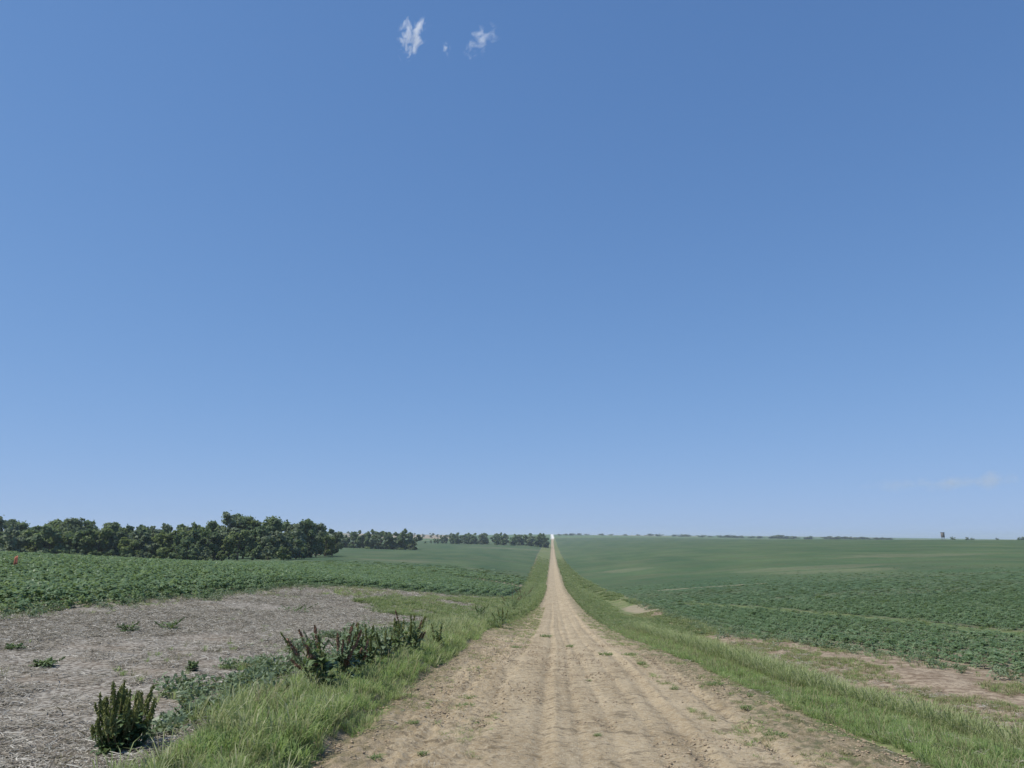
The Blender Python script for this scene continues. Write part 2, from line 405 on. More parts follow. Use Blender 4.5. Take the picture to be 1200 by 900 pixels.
RX, RY, RZ = build_road()
def road_top(x, y):
    r = int(np.argmin(np.abs(RY[:, 0]-y))); c = int(np.argmin(np.abs(RX[r]-x)))
    return float(RZ[r, c])

def road_tops(x, y):
    r = np.clip(np.searchsorted(RY[:, 0], y), 0, len(RY)-1); nc = RX.shape[1]
    c = np.clip(np.round((x-RX[r, 0])/(RX[r, -1]-RX[r, 0])*(nc-1)), 0, nc-1).astype(int)
    return RZ[r, c]

# ------------------------------------------------------------------ stuff instancer
def instancer(name, pts, rot, scl, idx, variants, label=None):
    coll = bpy.data.collections.new(name+'_kinds')
    for i, me in enumerate(variants):
        coll.objects.link(bpy.data.objects.new('%s_kind%02d' % (name, i), me))
    me = bpy.data.meshes.new(name)
    me.vertices.add(len(pts)); me.vertices.foreach_set('co', np.asarray(pts, np.float32).ravel())
    for k, t, v in (('rot', 'FLOAT_VECTOR', rot), ('scl', 'FLOAT_VECTOR', scl)):
        a = me.attributes.new(k, t, 'POINT'); a.data.foreach_set('vector', np.asarray(v, np.float32).ravel())
    a = me.attributes.new('idx', 'INT', 'POINT'); a.data.foreach_set('value', np.asarray(idx, np.int32))
    me.update()
    o = ob(name, me)
    ng = bpy.data.node_groups.new(name, 'GeometryNodeTree')
    ng.interface.new_socket('Geometry', in_out='INPUT', socket_type='NodeSocketGeometry')
    ng.interface.new_socket('Geometry', in_out='OUTPUT', socket_type='NodeSocketGeometry')
    b = NB(ng)
    gi = ng.nodes.new('NodeGroupInput'); go = ng.nodes.new('NodeGroupOutput')
    ci = b.n('GeometryNodeCollectionInfo', {'Collection': coll, 'Separate Children': True, 'Reset Children': True})
    def na(nm, t): return b.n('GeometryNodeInputNamedAttribute', {'Name': nm}, data_type=t).outputs[0]
    ip = b.n('GeometryNodeInstanceOnPoints', {'Points': gi.outputs[0], 'Instance': ci.outputs[0], 'Pick Instance': True,
             'Instance Index': na('idx', 'INT'), 'Rotation': na('rot', 'FLOAT_VECTOR'), 'Scale': na('scl', 'FLOAT_VECTOR')})
    ng.links.new(ip.outputs[0], go.inputs[0])
    md = o.modifiers.new('scatter', 'NODES'); md.node_group = ng
    tag(o, label=label, kind='stuff')
    return o
def in_view(X, Y, m=140):
    px, py, d = to_px(X, Y, height(X, Y))
    return (d > .5) & (px > -m) & (px < 1200+m) & (py < 1050)

# crop plant: several stems' worth of broad leaves on short stalks
def crop_plant(seed, n=42, h=.5, rad=.25, leaf=.066, segs=2):
    r = np.random.default_rng(seed); q = Q()
    for k in range(n):
        z = h*(r.random()**.7)*.95+.03; a = r.random()*2*pi; rr = rad*(1-.55*(z/h)**2)*math.sqrt(r.random())
        c = np.array([cos(a)*rr, sin(a)*rr, z]); L = leaf*(.7+.7*r.random()); w = L*.62
        out = unit(np.array([cos(a+r.normal()*.6), sin(a+r.normal()*.6), r.normal()*.28+.1])); side = unit(np.cross(out, [0, 0, 1])+r.normal(size=3)*.22)
        P = [c-out*L, c-out*L*.2+np.array([0, 0, .012]), c+out*L*.5, c+out*L*1.1-np.array([0, 0, L*.35])]
        q.strip(P, [w*.25, w, w*.8, w*.08], side)
    for k in range(2):
        a = r.random()*6.28
        q.strip([[0, 0, 0], [cos(a)*.03, sin(a)*.03, h*.8]], [.006, .004], np.array([-sin(a), cos(a), 0]))
    return q.mesh('crop_plant', M['crop'])
def crop_clump(seed, n=120, h=.42, w=1.0, leaf=.085):        # for far ground: a piece of closed canopy
    r = np.random.default_rng(seed); q = Q()
    C = np.stack([(r.random(n)-.5)*w, (r.random(n)-.5)*w, h*(.35+.65*r.random(n))], -1)
    U = unit(r.normal(size=(n, 3))*[1, 1, .3])*leaf; V = unit(np.cross(U, r.normal(size=(n, 3))*.4+[0, 0, 1]))*leaf
    q.cards(C, U, V)
    return q.mesh('crop_clump', M['crop'])
def scatter_rows(x0, x1, y0, y1, row, step, jit):
    xs = np.arange(math.floor(x0/.76)*.76, x1, row); ys = np.arange(y0, y1, step)
    X, Y = np.meshgrid(xs, ys); X = X.ravel(); Y = Y.ravel()
    return X+rng.normal(size=X.size)*jit*row, Y+rng.normal(size=Y.size)*.5*step
def build_crop():
    near = [crop_plant(s, h=.42+.05*(s % 3)) for s in range(5)]+[crop_plant(70+s, n=64, h=.44, rad=.27, leaf=.046) for s in range(4)]
    far = [crop_clump(40+s) for s in range(3)]
    for side in ('left', 'right'):
        P = []; S = []; I = []
        for y0, y1, row, step, jit, kind, sx, sz in ((5, 62, .76, .24, .07, 0, 1.05, 1.0), (62, 150, .76, .5, .10, 0, 1.55, 1.0), (150, 300, 1.52, 1.3, .2, 1, 1.5, 1.0)):
            w = 14+.75*y1
            X, Y = scatter_rows(-w if side == 'left' else 6, -5 if side == 'left' else w, y0, y1, row, step, jit)
            k = crop_mask(X, Y) & in_view(X, Y)
            X, Y = X[k], Y[k]
            b = bare_mask(X, Y); ww = waterway(X, Y)
            k = (rng.random(X.size) > b*.95) & (rng.random(X.size) > ww*1.0)
            X, Y = X[k], Y[k]
            k = rng.random(X.size) > (sstep(100, 280, np.hypot(X, Y)) if side == 'left' else sstep(45, 150, np.hypot(X, Y))); X, Y = X[k], Y[k]
            if kind:                                   # keep off the grove
                k = ~((side == 'left') & (Y > 215) & (X < -.285*Y) & (Y < 330)); X, Y = X[k], Y[k]
            rg = rowgap(X, Y); vig = .86+.25*N3.fbm(X*.12, Y*.05, 4)
            ed = np.minimum(1, .55+.25*(np.where(side == 'left', crop_l(Y)-X, X-crop_r(Y))))
            s = vig*ed*(1-.5*rg)*(.85+.3*rng.random(X.size))*(1.0 if side == 'left' else .85)
            hf = 1.0 if side == 'left' else .55
            low = 1-.68*(sstep(90, 260, np.hypot(X, Y)) if side == 'left' else sstep(28, 120, np.hypot(X, Y)))
            P.append(np.stack([X, Y, height(X, Y)-.02], -1)); S.append(np.stack([s*sx, s*sx, s*sz*hf*low], -1))
            I.append((rng.integers(0, 5, X.size) if side == 'left' else 5+rng.integers(0, 4, X.size)) if kind == 0 else 9+rng.integers(0, 3, X.size))
        P = np.concatenate(P); S = np.concatenate(S); I = np.concatenate(I)
        Rr = np.stack([rng.normal(size=len(P))*.08, rng.normal(size=len(P))*.08, rng.random(len(P))*6.28], -1)
        print('crop', side, len(P))
        instancer('crop_foliage' if side == 'left' else 'low_crop_foliage', P, Rr, S, I, near+far)
build_crop()

def rand_in(n, x0, x1, y0, y1):
    return x0+(x1-x0)*rng.random(n), y0+(y1-y0)*rng.random(n)
# crumbs of dirt lying on the road
def clod(seed):
    r = np.random.default_rng(600+seed); q = Q()
    for k in range(7):
        c = np.array([r.normal()*.10, r.normal()*.10, 0]); R0 = .004+.012*r.random()**2
        th = np.linspace(0, pi, 5); ph = np.arange(6)*2*pi/6
        T, Ph = np.meshgrid(th, ph, indexing='ij'); rr = R0*(.7+.6*r.random(T.shape))
        V = np.stack([rr*np.sin(T)*np.cos(Ph)*1.6, rr*np.sin(T)*np.sin(Ph), rr*np.cos(T)*.55+R0*.2], -1).reshape(-1, 3)+c
        F = [(i*6+j, i*6+(j+1) % 6, (i+1)*6+(j+1) % 6, (i+1)*6+j) for i in range(4) for j in range(6)]
        q.add(V, F)
    return q.mesh('dirt_crumbs', M['crumb'], True)
def build_crumbs():
    M['crumb'] = plain_mat('dirt_crumb', (.27, .21, .14), (.40, .32, .225), 40, .95, .05)
    ks = [clod(s) for s in range(5)]
    X, Y = rand_in(9000, -2.6, 3.7, 3.5, 26)
    k = (X > road_l(Y)-.1) & (X < road_r(Y)+.4) & in_view(X, Y) & (N3.fbm(X*1.5, Y*.8, 4) > .60-.16*sstep(.8, 2.6, np.abs(X-.7)+.8*rng.normal(size=X.size)*.5))
    X, Y = X[k], Y[k]
    Z = np.array([road_top(a, c) for a, c in zip(X, Y)]); s = .6+.8*rng.random(X.size)
    print('crumbs', len(X))
    instancer('dirt_crumbs', np.stack([X, Y, Z-.004], -1), np.stack([X*0, X*0, rng.random(X.size)*6.28], -1), np.stack([s]*3, -1), rng.integers(0, 5, X.size), ks)
build_crumbs()

# grass
def tuft(seed, n=26, h=.26, rad=.055, w=.0035, lean=.75, mat='grass'):
    r = np.random.default_rng(seed); q = Q()
    for k in range(n):
        a = r.random()*6.28; rr = rad*math.sqrt(r.random()); b0 = np.array([cos(a)*rr, sin(a)*rr, -.01])
        hh = h*(.45+.65*r.random()); a2 = a+r.normal()*.8; ln = lean*(.2+r.random())*hh
        d = np.array([cos(a2), sin(a2), 0]); side = np.array([-sin(a2+r.normal()*.7), cos(a2), 0])
        P = [b0, b0+d*ln*.25+[0, 0, hh*.5], b0+d*ln*.65+[0, 0, hh*.85], b0+d*ln*1.15+[0, 0, hh*(.98-.3*r.random()*lean)]]
        q.strip(P, np.array([w*.9, w, w*.75, w*.1])*(.7+.7*r.random()), unit(side))
    return q.mesh('grass_tuft', M[mat])
def low_leafy(seed):
    r = np.random.default_rng(900+seed); q = Q(); n = 60
    C = np.stack([r.normal(size=n)*.13, r.normal(size=n)*.13, .03+.22*r.random(n)], -1)
    U = unit(r.normal(size=(n, 3))*[1, 1, .4])*.022; V = unit(np.cross(U, r.normal(size=(n, 3))*.5+[0, 0, 1]))*.04
    q.cards(C, U, V)
    return q.mesh('low_leafy_growth', M['weed_blue'])
def build_grass():
    kinds = [tuft(s, n=30, h=.135+.018*s, w=.003, lean=.95) for s in range(4)]+[tuft(10+s, n=18, h=.12, rad=.08, w=.005, lean=1.1) for s in range(2)] \
        + [tuft(20+s, n=16, h=.2, rad=.07, mat='grass_dry', lean=.9) for s in range(2)] \
        + [tuft(30+s, n=46, h=.27, rad=.22, w=.010, lean=.7, mat='grass_wide') for s in range(3)] \
        + [tuft(50+s, n=26, h=.33, rad=.06, lean=.8, mat='grass_pale') for s in range(2)]
    kinds += [low_leafy(s) for s in range(2)]+[tuft(60, n=9, h=.30, rad=.09, mat='grass_dry', lean=.6)]
    P = []; S = []; I = []
    def put(X, Y, s, ks, zs=1.0, z=None):
        s = s*(.75+.5*rng.random(X.size))
        P.append(np.stack([X, Y, height(X, Y) if z is None else z], -1)); S.append(np.stack([s, s, s*zs], -1)); I.append(rng.choice(ks, X.size))
    # left verge, near
    X, Y = rand_in(22000, -7, -1.7, 3.2, 34)
    L = lerp([0, 10, 20, 28, 34], [-3.55, -3.5, -3.5, -4.4, -5.5], Y)+(N1.fbm(X*1.2, Y*.8, 3)-.5)*1.1
    R = road_l(Y)+.05+(N2.fbm(Y*1.2, Y*0, 3)-.5)*.5
    k = (X > L) & (X < R) & (rng.random(X.size) < lerp([3, 12, 34], [1, .9, .5], Y)) & in_view(X, Y)
    put(X[k], Y[k], 1.0*(.55+.75*N3.fbm(X[k]*.9, Y[k]*.6, 3)), [0, 1, 2, 3, 2, 3, 0, 1, 6, 11, 4, 15])
    # ragged low grass running out of the verge on to the stubble and the road
    X, Y = rand_in(9000, -13.5, -1.3, 4, 60)
    far_g = sstep(30, 46, Y)
    dens = np.where(X > L.mean()-2, .0, 0)+sstep(.50, .66, N3.fbm(X*.45+4, Y*.22, 4))*(.25+.75*far_g)+sstep(-6, -3.4, X)*.18
    k = (rng.random(X.size) < dens) & (X < road_l(Y)) & (X > crop_l(Y)) & in_view(X, Y)
    put(X[k], Y[k], .7+.5*far_g[k], [4, 5, 6, 7, 0, 1])
    # grass headland behind the stubble and the long left verge
    X, Y = rand_in(26000, -14, -1.0, 34, 170)
    k = (X > np.maximum(crop_l(Y), turf_lim(Y)-1.2+2.4*N2.fbm(X*.5, Y*.2, 3))) & (X < road_l(Y)+.1) & (N3.fbm(X*.4, Y*.12, 4)+.35*sstep(-8, -3, X) > .46) & in_view(X, Y)
    put(X[k], Y[k], .85+.35*sstep(40, 120, Y[k]), [8, 9, 10, 4, 8], .8)
    # right verge
    X, Y = rand_in(34000, 2.2, 8, 4, 40)
    e0 = road_r(Y)+.05+(N1.fbm(X*.2, Y*.6, 3)-.5)*.5; c0 = lerp([6, 8, 11, 14, 19, 40], [6.2, 5.6, 4.8, 4.35, 3.95, 3.85], Y)+(N1.fbm(X*.2+5, Y*.4, 3)-.5)*.7
    k = (X > e0) & (X < c0) & in_view(X, Y) & (rng.random(X.size) < .95)
    put(X[k], Y[k], .45+.6*N3.fbm(X[k]*.9, Y[k]*.6, 3), [0, 1, 2, 3, 0, 1, 2, 6, 15, 4])
    k = (X > c0-.15) & (X < c0+.40) & in_view(X, Y) & (rng.random(X.size) < .95)
    put(X[k], Y[k], .75+.3*N3.fbm(X[k]*.9, Y[k]*.6, 3), [11, 12, 11, 12, 3])
    # thin growth on both road shoulders
    X, Y = rand_in(15000, 1.8, 3.9, 4, 60)
    k = (X < road_r(Y)+.5) & (N4.fbm(X*2.2, Y*1.1, 4) > .56-.10*sstep(2.0, 3.4, X)) & in_view(X, Y) & (rng.random(X.size) < .85)
    put(X[k], Y[k], .42+X[k]*0, [4, 5, 6, 7, 4, 7], .6, road_tops(X[k], Y[k])-.004)
    X, Y = rand_in(13000, -2.9, -.7, 5, 70)
    k = (X > road_l(Y)-.1) & (N4.fbm(X*2.2+7, Y*1.1, 4) > .55-.10*sstep(26, 40, Y)) & in_view(X, Y) & (rng.random(X.size) < .7)
    put(X[k], Y[k], .38+.25*sstep(26, 40, Y[k]), [4, 5, 6, 7, 6, 7], .6, road_tops(X[k], Y[k])-.004)
    # rank green growth between verge and stubble
    X, Y = rand_in(4200, -5.8, -3.2, 8.0, 32)
    k = (N2.fbm(X*1.3+3, Y*.7, 4) > .50+.10*sstep(-4.2, -5.8, X)+.30*sstep(-4.0, -4.5, X)*sstep(11.5, 9.5, Y)) & in_view(X, Y)
    put(X[k], Y[k], .72+X[k]*0, [4, 5, 13, 4, 5, 6, 0, 7, 14, 1, 4])
    # weedy hem of the crop fields
    Y = 4+76*rng.random(5200); X = np.where(rng.random(5200) < .6, crop_l(Y), crop_r(Y))+rng.normal(size=5200)*.45
    k = in_view(X, Y); k = k & (rng.random(5200) < .5); put(X[k], Y[k], .7+X[k]*0, [4, 5, 6, 13, 6])
    X, Y = rand_in(30000, 3.6, 9.2, 4, 60)
    k = (rng.random(X.size) < .85) & (N4.fbm(X*.9, Y*.45, 4) > .39+.20*sstep(-1.3, -.6, X-crop_r(Y))) & (X > lerp([6, 11, 19, 40], [6, 5.2, 4.2, 4.1], Y)-.2) & in_view(X, Y) & (X < crop_r(Y))
    put(X[k], Y[k], .62+X[k]*0, [4, 5, 6, 7, 6, 7, 4], .75)
    X, Y = rand_in(17000, 2.0, 8.4, 36, 190)
    k = (X > road_r(Y)) & (X < crop_r(Y)) & (N3.fbm(X*.5+9, Y*.1, 4)+.25*sstep(6.5, 3.5, X) > .50) & in_view(X, Y)
    put(X[k], Y[k], .75+.3*sstep(40, 120, Y[k]), [8, 9, 10, 4, 8], .65)
    # long far verges, bigger clumps
    X, Y = rand_in(9000, -12, 8.4, 150, 700)
    k = (X > crop_l(Y)) & ((X < road_l(Y)-.2) | (X > road_r(Y)+.2)) & (rng.random(X.size) > sstep(220, 680, Y))
    put(X[k], Y[k], 1.9+X[k]*0, [8, 9, 10], .6)
    # waterway through the right field
    X, Y = rand_in(6000, 8, 60, 20, 110)
    k = (waterway(X, Y) > .4) & in_view(X, Y)
    put(X[k], Y[k], .9+X[k]*0, [4, 5, 8, 6, 13], .55)
    P_ = np.concatenate(P); S_ = np.concatenate(S); I_ = np.concatenate(I)
    Rr = np.stack([rng.normal(size=len(P_))*.1, rng.normal(size=len(P_))*.1, rng.random(len(P_))*6.28], -1)
    print('grass', len(P_))
    instancer('verge_grass', P_, Rr, S_, I_, kinds)
build_grass()

# straw and corn trash on the stubble
def straw_patch(seed, n=60, r0=.32):
    r = np.random.default_rng(seed); q = Q()
    for k in range(n):
        a = r.random()*6.28; rr = r0*math.sqrt(r.random()); c = np.array([cos(a)*rr, sin(a)*rr, .008+.04*r.random()**2])
        th = r.random()*6.28; L = .02+.10*r.random()**1.6; d = np.array([cos(th), sin(th), r.normal()*.18])
        bend = np.array([-sin(th), cos(th), 0])*r.normal()*.02
        P = [c-d*L, c+bend+[0, 0, .006], c+d*L]; w = .002+.004*r.random()**2
        q.strip(P, [w, w*1.2, w*.7], unit(np.array([-sin(th), cos(th), r.normal()*.5])))
    return q.mesh('straw', M['straw'])
def build_straw():
    kinds = [straw_patch(s) for s in range(5)]
    X, Y = rand_in(42000, -16, -3.0, 3.5, 62)
    k = (X > crop_l(Y)-.4) & (X < -3.2-.6*N1.fbm(X, Y, 2)) & in_view(X, Y) & (rng.random(X.size) < .12+1.0*sstep(.40, .58, N2.fbm(X*.35, Y*.3, 4))*lerp([0, .8, 3], [.25, .5, 1], X-crop_l(Y))) & (rng.random(X.size) < lerp([3, 25, 62], [1, .9, .35], Y))
    X, Y = X[k], Y[k]
    X2, Y2 = rand_in(1200, -2, 7, 4, 30)
    k = (np.abs(X2-1) > 2.0+rng.random(1200)) & in_view(X2, Y2); X2, Y2 = X2[k], Y2[k]
    z2 = height(X2, Y2)+.03
    P = np.concatenate([np.stack([X, Y, height(X, Y)], -1), np.stack([X2, Y2, z2], -1)])
    s = np.concatenate([.62+.45*rng.random(X.size)+sstep(20, 60, Y)*.5, .35+.3*rng.random(X2.size)])
    Rr = np.stack([rng.normal(size=len(P))*.05, rng.normal(size=len(P))*.05, rng.random(len(P))*6.28], -1)
    print('straw', len(P))
    instancer('straw_litter', P, Rr, np.stack([s]*3, -1), rng.integers(0, 5, len(P)), kinds)
build_straw()

# ------------------------------------------------------------------ weeds as things
def leafy(q, r, base, n, h, rad, L, wr=.3, up=.5):
    for k in range(n):
        a = r.random()*6.28; z = h*r.random()**1.2; rr = rad*r.random()
        c = base+np.array([cos(a)*rr*.6, sin(a)*rr*.6, z]); l = L*(.55+.7*r.random())
        d = unit(np.array([cos(a), sin(a), up*(r.random()*1.4-.2)])); side = unit(np.cross(d, [0, 0, 1])+r.normal(size=3)*.2); w = l*wr
        q.strip([c, c+d*l*.35+[0, 0, l*.06], c+d*l*.75+[0, 0, l*.02], c+d*l-np.array([0, 0, l*.22])], [w*.3, w, w*.75, w*.06], side)
def weed(loc, label, h=.7, stalks=6, rad=.12, head='rust', leaf='dock_leaf', seed=0, leafn=50, leafL=.14, lean=(0, 0), head_frac=.45, name='dock_weed', group=None, cat='weed'):
    r = np.random.default_rng(seed)
    root = empty(name, loc); tag(root, label, cat, group)
    q = Q(); leafy(q, r, np.zeros(3), leafn, h*.55, rad*1.3, leafL)
    for k in range(stalks):
        a = r.random()*6.28; b0 = np.array([cos(a), sin(a), 0])*rad*.4*r.random()
        hh = h*(.5+.58*r.random()); hw = .45+.6*r.random(); tip = b0+np.array([cos(a)*rad*(.4+r.random())+lean[0]*hh, sin(a)*rad*(.4+r.random())+lean[1]*hh, hh])
        mid = (b0+tip)/2+np.array([0, 0, hh*.05])
        s = Q(); s.tube([b0, mid, tip], [.006, .005, .002], 5)
        ob('stem', s.mesh('stem', M['stem'], True), root)
        leafy(q, r, mid*.7, 22, hh*.5, .06, leafL*.62, .2, 1.3)
        # seed head: whorls of small flakes on the top part of the stalk
        n = int(60*h/.6)+12; t = 1-head_frac*r.random(n)**1.1
        C = mid+(tip-mid)*((t-.5)*2)[:, None]; wd = .032*hw*(1.1-np.abs(t-.75)*2.4)*(.55+.9*N1.fbm(t*9+k*5, t*0+seed, 2))
        C = C+unit(r.normal(size=(n, 3))*[1, 1, .4])*(wd*r.random(n))[:, None]
        U = unit(r.normal(size=(n, 3)))*.011; V = unit(unit(C-mid)*.4+r.normal(size=(n, 3))*.4+[0, 0, .7])*.019
        hq = Q(); hq.cards(C, U, V)
        ob('seed_head', hq.mesh('seed_head', M['olive' if head == 'rust' and r.random() < .25 else head]), root)
    ob('foliage', q.mesh('foliage', M[leaf]), root)
    return root
def gp(px, py):
    g = ground_at(px, py); return (g[0], g[1], float(height(g[0], g[1])))
def bush():
    r = np.random.default_rng(77)
    g = gp(140, 886); root = empty('bushy_weed', g)
    tag(root, 'large bushy weed with upright olive tips standing alone on the straw stubble', 'weed')
    h = .64; q = Q()
    for k in range(46):
        a = r.random()*6.28; rr = .27*math.sqrt(r.random()); b0 = np.array([cos(a)*rr*.35, sin(a)*rr*.35, 0])
        hh = h*(.5+.6*r.random())*(1-.25*(rr/.27)**2); tip = np.array([cos(a)*rr*1.05+r.normal()*.035, sin(a)*rr*1.05+r.normal()*.035, hh]); mid = np.array([cos(a)*rr*.85, sin(a)*rr*.85, hh*.5])
        s = Q(); s.tube([b0, mid, tip], [.006, .005, .002], 5); ob('stem', s.mesh('stem', M['stem'], True), root)
        n = int(50+60*r.random()); t = .2+.8*r.random(n)**.8; C = mid+(tip-mid)*t[:, None]+unit(r.normal(size=(n, 3))*[1, 1, .3])*(.024*(.6+.9*r.random())*(1.05-t*.7)*r.random(n)**.5)[:, None]
        V = unit(r.normal(size=(n, 3))*.45+[0, 0, 1])*.022; U = unit(np.cross(V, r.normal(size=(n, 3))))*.0065
        hq = Q(); hq.cards(C, U, V); ob('seed_head', hq.mesh('seed_head', M['olive']), root)
        leafy(q, r, b0*.5+mid*.5-[0, 0, hh*.25], 18, hh*.62, .12, .085, .26, .8)
    leafy(q, r, np.zeros(3), 130, .28, .27, .10, .34, .4)
    ob('foliage', q.mesh('foliage', M['dock_leaf']), root)
bush()
for k, (px, py, hpx, stalks, head, leaf, leaf_n, rad, lean, label) in enumerate([
    (375, 808, 62, 8, 'rust', 'dock_leaf', 80, .17, (-.35, 0), 'rust-headed dock weed leaning over the stubble, biggest at the near end of the row'),
    (398, 800, 58, 6, 'rust', 'weed_blue', 70, .16, (.05, .1), 'dock weed with grey-green leaves and two dark red spikes, second along the row'),
    (415, 792, 52, 6, 'rust', 'weed_blue', 60, .15, (0, 0), 'dock weed with pale brown spikes in the thick of the row'),
    (432, 784, 46, 5, 'olive', 'dock_leaf', 50, .13, (.05, 0), 'dark olive weed with upright spikes after the brown docks'),
    (450, 777, 44, 6, 'olive', 'weed_blue', 50, .14, (0, 0), 'grey-green spiky weed halfway along the weed row'),
    (464, 772, 40, 5, 'olive', 'dock_leaf', 50, .13, (0, 0), 'dark leafy weed just before the red-topped dock'),
    (481, 766, 44, 8, 'rust', 'dock_leaf', 60, .16, (0, 0), 'deep red-topped dock weed at the far end of the weed row'),
    (513, 760, 26, 4, 'olive', 'dock_leaf', 40, .14, (0, 0), 'small dull green weed beyond the red-topped dock'),
    (562, 722, 14, 4, 'olive', 'dock_leaf', 60, .3, (0, 0), 'round dark green weed clump alone on the pale headland'),
    (588, 738, 26, 4, 'olive', 'dock_leaf', 40, .3, (0, 0), 'tall dark weed at the corner where the verge bank drops from sight'),
    (600, 716, 18, 4, 'rust', 'dock_leaf', 40, .35, (0, 0), 'brown weed at the verge edge past the bank corner'),
    (611, 704, 16, 5, 'rust', 'dock_leaf', 40, .4, (0, 0), 'reddish weed farthest down the verge edge'),
    (19, 671, 12, 5, 'rust', 'dock_leaf', 0, .12, (0, 0), None),
]):
    if label is None: continue
    g = gp(px, py); hm = hpx*g[1]/920
    weed(g, label, h=hm, stalks=stalks+2, head_frac=.36, rad=rad*max(1, hm/.6)*1.0, head=head, leaf=leaf, seed=100+k, leafn=leaf_n, leafL=.11+.05*hm, lean=lean, group='weeds along the left verge')
for k, (px, py, hm, label) in enumerate([
    (205, 852, .20, 'bright bluish-green weed clump beside the large bushy weed'), (228, 846, .22, 'green weed clump between the bushy weed and the yellow-green one'),
    (262, 842, .17, 'yellow-green low weed at the edge of the tall verge grass'), (318, 822, .16, 'yellowish weed mound in the verge below the dock row'),
    (330, 795, .26, 'fresh green weed clump leaning on the nearest dock'), (352, 790, .30, 'fresh green weed clump behind the nearest rust-headed dock'),
    (298, 792, .18, 'thin green weed on the stubble before the dock row')]):
    weed(gp(px, py), label, h=hm, stalks=5, rad=.16, head='olive' if k in (2, 3) else 'weed_blue', leaf='olive' if k in (2, 3) else 'weed_blue', seed=200+k, leafn=110, leafL=.09, head_frac=.7, name='low_weed')
for k, (px, py, hm, label) in enumerate([
    (340, 776, .42, 'pale grey-green weed behind the nearest rust-headed dock, on the stubble side'), (372, 768, .46, 'tall pale weed with thin spikes behind the second dock'),
    (396, 764, .42, 'pale leafy weed behind the pale brown dock spikes'), (418, 760, .40, 'pale weed behind the dark olive weed'),
    (440, 757, .40, 'wispy grey-green weed behind the spiky weed halfway along the row'), (460, 753, .38, 'wispy weed just behind the deep red-topped dock')]):
    weed(gp(px, py), label, h=hm, stalks=7, rad=.2, head='weed_blue', leaf='weed_blue', seed=400+k, leafn=50, leafL=.10, head_frac=.5, group='weeds along the left verge')
for k, (px, py, hm, rad, label) in enumerate([
    (225, 786, .16, .07, 'small dark weed alone in the middle of the grey stubble'), (150, 741, .25, .25, 'green weed mound on the stubble by the crop edge, nearer the bushy weed'),
    (198, 738, .25, .3, 'green weed mound on the stubble by the crop edge, second of two'), (52, 781, .12, .2, 'dull green weed flat on the stubble, widest of the small ones there'),
    (345, 718, .3, .8, 'broad green weed patch on the stubble before the crop'), (18, 762, .12, .15, 'tiny brownish weed on the stubble, most outlying of all')]):
    weed(gp(px, py), label, h=hm, stalks=4, rad=rad, head='dock_leaf', leaf='dock_leaf', seed=300+k, leafn=90, leafL=.09, head_frac=.6, name='low_weed')

# weeds growing on the road itself
def mat_weed(seed, w, h, n):
    r = np.random.default_rng(seed); q = Q()
    for k in range(n):
        a = r.random()*6.28; rr = w*math.sqrt(r.random()); c = np.array([cos(a)*rr, sin(a)*rr*1.3, 0.005])
        hh = h*(.4+.7*r.random()); a2 = r.random()*6.28; d = np.array([cos(a2), sin(a2), 0]); side = np.array([-sin(a2), cos(a2), .2])
        q.strip([c, c+d*hh*.5+[0, 0, hh*.7], c+d*hh*1.2+[0, 0, hh*.8]], [.004, .006, .001], unit(side))
    return q.mesh('low_weed', M['grass_wide'])
MW = [mat_weed(s, .07+.03*(s % 3), .05+.015*(s % 2), 60+20*(s % 3)) for s in range(5)]
road_weeds = [
    (668, 760, 'green weed patch in the middle of the dirt road'), (710, 770, 'dark green weed patch between two wheel tracks'),
    (738, 770, 'leafy weed patch at the inner edge of the sparse shoulder'), (752, 782, 'weed patch next below the leafy one on the shoulder'),
    (765, 764, 'pale green weed patch high on the shoulder'), (790, 812, 'small weed at the road edge before the tall verge'),
    (908, 868, 'green weed tuft on bare dirt below the tall verge'), (838, 808, 'weed tuft at the foot of the tall verge'),
    (875, 838, 'bluish weed tuft on the crumbly road shoulder'), (880, 820, 'brownish weed on a small dirt mound by the verge'),
    (440, 896, 'green weed at the near corner of the dirt road'), (548, 823, 'flat weed among clods beside the verge, larger one'),
    (545, 832, 'flat weed among clods beside the verge, nearer one'), (495, 893, 'small weed sprig near the bottom of the road'),
    (604, 762, 'dark weed where the verge grass creeps on to the road'), (700, 868, 'tiny weed in the worn wheel track'),
    (483, 856, 'tiny weed on the clods near the verge bank'), (925, 845, 'tiny weed under the verge on the crumbly shoulder'),
    (690, 800, 'small dry sprig in the pale wheel track'), (640, 748, 'small weed on the crown of the road far off')]
for k, (px, py, label) in enumerate(road_weeds):
    g = ground_at(px, py)
    o = bpy.data.objects.new('weed_patch', MW[k % 5]); COL.objects.link(o)
    o.location = (g[0], g[1], road_top(g[0], g[1])-.004); s = (.6 if k in (13, 15, 16, 17, 18) else .95)*max(1, g[1]/14); o.scale = (s, s, s*.9); o.rotation_euler = (0, 0, k*1.3)
    tag(o, label, 'weed', 'low weeds growing on the dirt road')

